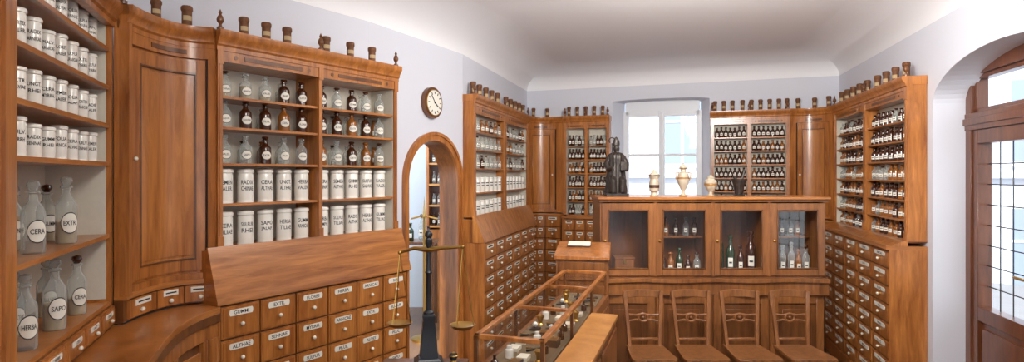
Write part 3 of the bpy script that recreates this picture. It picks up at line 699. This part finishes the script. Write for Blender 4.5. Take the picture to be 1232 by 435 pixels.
# ================================================================ chairs
def chair(px,rot=0):
    cx=P(px,3.55)[0]; m=MB('wooden_chair'); yb=3.62; w=.112; WD='wood_chair'
    pt=lambda x,y,z:(cx+x,yb+y,z)
    for s in (-1,1):
        m.beam(pt(s*w*.82,0,0),pt(s*w*.82,-.01,.45),.022,.022,WD); m.beam(pt(s*w*.82,-.01,.44),pt(s*w*1.02,.035,.77),.022,.02,WD)
        m.beam(pt(s*w*.95,-.27,0),pt(s*w*.95,-.25,.44),.024,.024,WD)
        m.beam(pt(s*w*.85,-.01,.2),pt(s*w*.95,-.26,.2),.014,.018,WD)
    seat=[(cx+x,yb+y) for x,y in ((-w*1.1,-.30),(w*1.1,-.30),(w*1.18,-.27),(w*1.0,.005),(-w*1.0,.005),(-w*1.18,-.27))]
    m.prism(seat,.425,.445,WD); m.prism([(cx+(x-cx)*.9,yb+(y-yb)*.94-.006) for x,y in seat],.39,.425,WD)
    N=10; 
    for i in range(N):
        a=-1+2*i/N;b=-1+2*(i+1)/N
        za=.775-.014*a**4; zb=.775-.014*b**4; ya=.035+.02*(1-a*a); yb2=.035+.02*(1-b*b)
        m.add([pt(x,y,z) for (x,y,z) in ((a*w*1.12,ya,za-.045),(b*w*1.12,yb2,zb-.045),(b*w*1.12,yb2,zb),(a*w*1.12,ya,za),(a*w*1.12,ya+.016,za-.045),(b*w*1.12,yb2+.016,zb-.045),(b*w*1.12,yb2+.016,zb),(a*w*1.12,ya+.016,za))],[(0,1,2,3),(7,6,5,4),(3,2,6,7),(1,0,4,5)]+([(0,3,7,4)] if i==0 else [])+([(1,5,6,2)] if i==N-1 else []),WD)
    for z in (.585,.63): m.tube([pt(-w*.93,.015,z),pt(-w*.4,.026,z+(.008 if z<.62 else -.008)),pt(0,.03,z),pt(w*.4,.026,z+(.008 if z<.62 else -.008)),pt(w*.93,.015,z)],.0075,WD,8)
    m.tube([pt(.03*math.cos(t),.026,.6075+.024*math.sin(t)) for t in [i*math.pi/8 for i in range(17)]],.0075,WD,6)
    m.ball(pt(0,.026,.6075),.012,'wood_dark',10)
    m.beam(pt(-w*.85,0,.48),pt(w*.85,0,.48),.016,.02,WD)
    m.beam(pt(-w*.95,-.26,.25),pt(w*.95,-.26,.25),.014,.018,WD)
    m.build(.002)
for px in (778,837,897,959): chair(px)
# ================================================================ writing desk behind counter
c=MB('writing_desk'); LX0,LX1=.27,.575
LF_=Frame((LX0,3.56),(LX1,3.50))
c.box(LF_,0,LF_.L,0,.3,0,.99,'wood_desk'); c.prof(LF_,-.012,LF_.L+.012,[(-.015,.985),(.31,.985),(.31,1.06),(.27,1.06),(-.015,1.005)],'wood')
c.box(LF_,.02,LF_.L-.02,-.008,0,.86,.97,'wood_desk'); c.box(LF_,.02,LF_.L-.02,-.008,0,.1,.83,'wood_desk')
c.prof(LF_,.05,.20,[(.16,1.0408),(.25,1.0582),(.25,1.066),(.16,1.0486)],'leather'); c.prof(LF_,.053,.197,[(.163,1.0495),(.247,1.0657),(.247,1.069),(.163,1.053)],'paper')
c.build(.002)
# ================================================================ glass display counter
K_=Frame((.04,1.71),(.04+.3*1.6,1.71+.954*1.6)); u0,u1=.22,1.66; w_=.25
c=MB('glass_display_counter')
c.box(K_,u0,u1,0,w_,0,.80,'wood_desk'); c.box(K_,u0-.008,u1+.008,-.008,w_+.008,.80,.82,'wood_desk'); c.box(K_,u0+.015,u1-.015,.015,w_-.015,.82,.824,'case_cloth')
for a in (u0,u1-.014):
    for b in (0,w_-.014): c.box(K_,a,a+.014,b,b+.014,.82,.95,'wood_dark')
for k in range(1,3):
    a=u0+(u1-u0)*k/3; c.box(K_,a-.006,a+.006,0,.012,.82,.94,'wood_dark'); c.box(K_,a-.006,a+.006,w_-.012,w_,.82,.94,'wood_dark'); c.box(K_,a-.008,a+.008,0,w_,.938,.952,'wood')
for b in (0,w_-.02): c.box(K_,u0,u1,b,b+.02,.938,.954,'wood')
for a in (u0,u1-.02): c.box(K_,a,a+.02,0,w_,.938,.954,'wood')
c.add([K_.pt(u0,.0,.948),K_.pt(u1,.0,.948),K_.pt(u1,w_,.948),K_.pt(u0,w_,.948)],[(0,1,2,3)],'pane_case')
for b in (.004,w_-.004): c.add([K_.pt(u0,b,.82),K_.pt(u1,b,.82),K_.pt(u1,b,.948),K_.pt(u0,b,.948)],[(0,1,2,3)],'pane_case')
c.add([K_.pt(u0+.004,0,.82),K_.pt(u0+.004,w_,.82),K_.pt(u0+.004,w_,.948),K_.pt(u0+.004,0,.948)],[(0,1,2,3)],'pane_case')
for k in range(4):
    a=u0+.02+k*.36; c.box(K_,a,a+.33,-.008,0,.14,.76,'wood_desk'); c.box(K_,a,a+.33,w_,w_+.008,.14,.76,'wood_desk')
c.build(.0015)
m=MB('antique_pharmacy_instruments')
for k in range(13):
    a=u0+.08+k*.102; 
    if a>u1-.08: break
    for b in (.06,.125,.19):
        t=random.randint(0,7); p=K_.pt(a+random.uniform(-.02,.02),b+random.uniform(-.01,.01),.824)
        if t==0: m.box(K_,a-.025,a+.03,b-.02,b+.02,.824,.838,'paper')
        elif t==1: m.box(K_,a-.03,a+.03,b-.022,b+.022,.824,.85,'leather'); m.box(K_,a-.026,a+.026,b-.018,b+.018,.85,.852,'brass')
        elif t==2: m.lathe(p,[(.016,0),(.016,.03),(.01,.034),(.01,.045),(.001,.047)],'porcelain',12)
        elif t==3: m.lathe(p,[(.018,0),(.01,.008),(.012,.02),(.02,.04),(.017,.04),(.008,.015)],'brass',12)
        elif t in(4,6): m.tube([p+Vector((-.03,-.02,.005)),p+Vector((.03,.02,.005))],[.004,.003],'iron',8); m.tube([p+Vector((-.03,.02,.005)),p+Vector((.03,-.01,.005))],.003,'brass',6)
        elif t==7: m.lathe(p,[(.014,0),(.014,.025),(.006,.032),(.006,.045)],'brown_glass',10)
        else: m.box(K_,a-.02,a+.02,b-.02,b+.02,.824,.832,'iron'); m.ball(p+Vector((0,0,.02)),.012,'porcelain',10)
m.build()
c=MB('counter_side_ledge')
c.box(K_,.15,1.08,-.135,-.010,.835,.852,'wood_light'); c.box(K_,.16,1.07,-.125,-.010,.0,.835,'wood_desk'); c.box(K_,.18,.58,-.133,-.125,.1,.8,'wood_desk'); c.box(K_,.62,1.05,-.133,-.125,.1,.8,'wood_desk'); c.build(.0015)
# ================================================================ scale table
c=MB('small_table'); c.box(W0,-.43,-.145,1.5,1.97,.86,.88,'wood_dark')
for x in (-.42,-.19):
    for y in (1.53,1.92): c.box(W0,x,x+.03,y,y+.03,0,.86,'wood_dark')
c.box(W0,-.41,-.165,1.53,1.95,.78,.86,'wood_dark'); c.build(.002)
m=MB('balance_scale'); sx,sy,sz=-.272,1.90,.88
q4=math.pi/4
m.lathe((sx,sy,sz),[(.066,0),(.066,.014),(.052,.02),(.046,.028)],'iron',4,rot=q4+.2)
m.lathe((sx,sy,sz+.028),[(.040,0),(.036,.05),(.026,.12),(.028,.125),(.028,.135),(.018,.14)],'iron',4,rot=q4+.2)
m.lathe((sx,sy,sz+.165),[(.017,0),(.017,.008),(.010,.014),(.0085,.13),(.013,.137),(.0085,.145),(.0075,.22),(.012,.23),(.012,.245),(.006,.252),(.005,.262)],'iron',16)
m.ball((sx,sy,sz+.425),.013,'iron',14)
bd=Vector((.98,-.2,0)).normalized(); top=Vector((sx,sy,sz+.375))
m.tube([top-bd*.10+Vector((0,0,-.012)),top-bd*.05+Vector((0,0,.004)),top,top+bd*.05+Vector((0,0,.008)),top+bd*.115+Vector((0,0,.012))],[.004,.0065,.010,.0065,.004],'brass',8)
m.tube([top,top+Vector((0,0,-.1))],.003,'brass',6)
for s,l in ((-1,.24),(1,.26)):
    e=top+bd*(.1*s if s<0 else .115)+Vector((0,0,.012*s)); m.ball(e,.007,'brass',8); pc=e-Vector((0,0,l))
    for k in range(3):
        a=k*2.094; r=.036; m.tube([e,pc+Vector((r*math.cos(a),r*math.sin(a),.008))],.0016,'brass',4)
    m.lathe(pc,[(.008,-.006),(.028,-.003),(.04,.008),(.042,.011),(.036,.008),(.005,.0)],'brass',20)
m.build()
m=MB('brass_weight'); m.lathe((-.185,1.84,.88),[(.034,0),(.036,.004),(.036,.02),(.03,.024),(.012,.026),(.008,.034),(.014,.046),(.012,.056),(.001,.06)],'iron',24); m.lathe((-.185,1.84,.906),[(.013,0),(.008,.01),(.015,.024),(.001,.036)],'brass',16); m.build()
# ================================================================ camera
cd=bpy.data.cameras.new('camera'); cam=bpy.data.objects.new('camera',cd); sc.collection.objects.link(cam)
cd.sensor_fit='HORIZONTAL'; cd.sensor_width=36; cd.lens=36*F/1232; cd.shift_y=-7.5/1232; cd.clip_start=.02
cam.location=(0,0,EYE); cam.rotation_euler=(math.pi/2,0,0); sc.camera=cam
# ================================================================ lights
w=bpy.data.worlds.new('world'); sc.world=w; w.use_nodes=True; bg=w.node_tree.nodes['Background']; bg.inputs[0].default_value=(.88,.94,1,1); bg.inputs[1].default_value=2.3
def area(n,loc,target,size,e,col,sy=None):
    l=bpy.data.lights.new(n,'AREA'); l.energy=e; l.size=size; l.color=col
    if sy: l.shape='RECTANGLE'; l.size_y=sy
    o=bpy.data.objects.new(n,l); sc.collection.objects.link(o); o.location=loc; o.rotation_euler=(Vector(target)-Vector(loc)).to_track_quat('-Z','Y').to_euler(); return o
def point(n,loc,e,r,col):
    l=bpy.data.lights.new(n,'POINT'); l.energy=e; l.shadow_soft_size=r; l.color=col
    o=bpy.data.objects.new(n,l); sc.collection.objects.link(o); o.location=loc; return o
area('ceiling_fill_light',(.95,2.3,2.22),(1.35,4.6,2.62),.45,38,(1,.98,.95))  # unseen fill aimed upward, added to brighten the far ceiling
area('ceiling_fill_light',(.2,1.2,2.2),(.4,1.9,2.62),.5,10,(1,.97,.94))  # weaker added fill for the near ceiling, out of frame
area('overhead_fill_light',(.1,1.0,2.5),(.3,2.6,1.0),.7,25,(1,.94,.86))  # added out-of-frame fill from above for the near part of the room
area('overhead_fill_light',(.9,2.4,2.56),(1.3,4.6,1.0),.6,26,(1,.95,.88))  # second added overhead fill, for the back of the room
point('side_room_fill_light',(-1.4,5.2,2.2),80,.15,(.88,.95,1))  # invented bluish fill, added to brighten the room beyond the arch
sl_=bpy.data.lights.new('sun','SUN'); sl_.energy=5.5; sl_.angle=.05; so=bpy.data.objects.new('sun',sl_); sc.collection.objects.link(so)
so.rotation_euler=Vector((.45,.75,-.9)).to_track_quat('-Z','Y').to_euler(); so.location=(0,0,8)
sc.view_settings.view_transform='Standard'
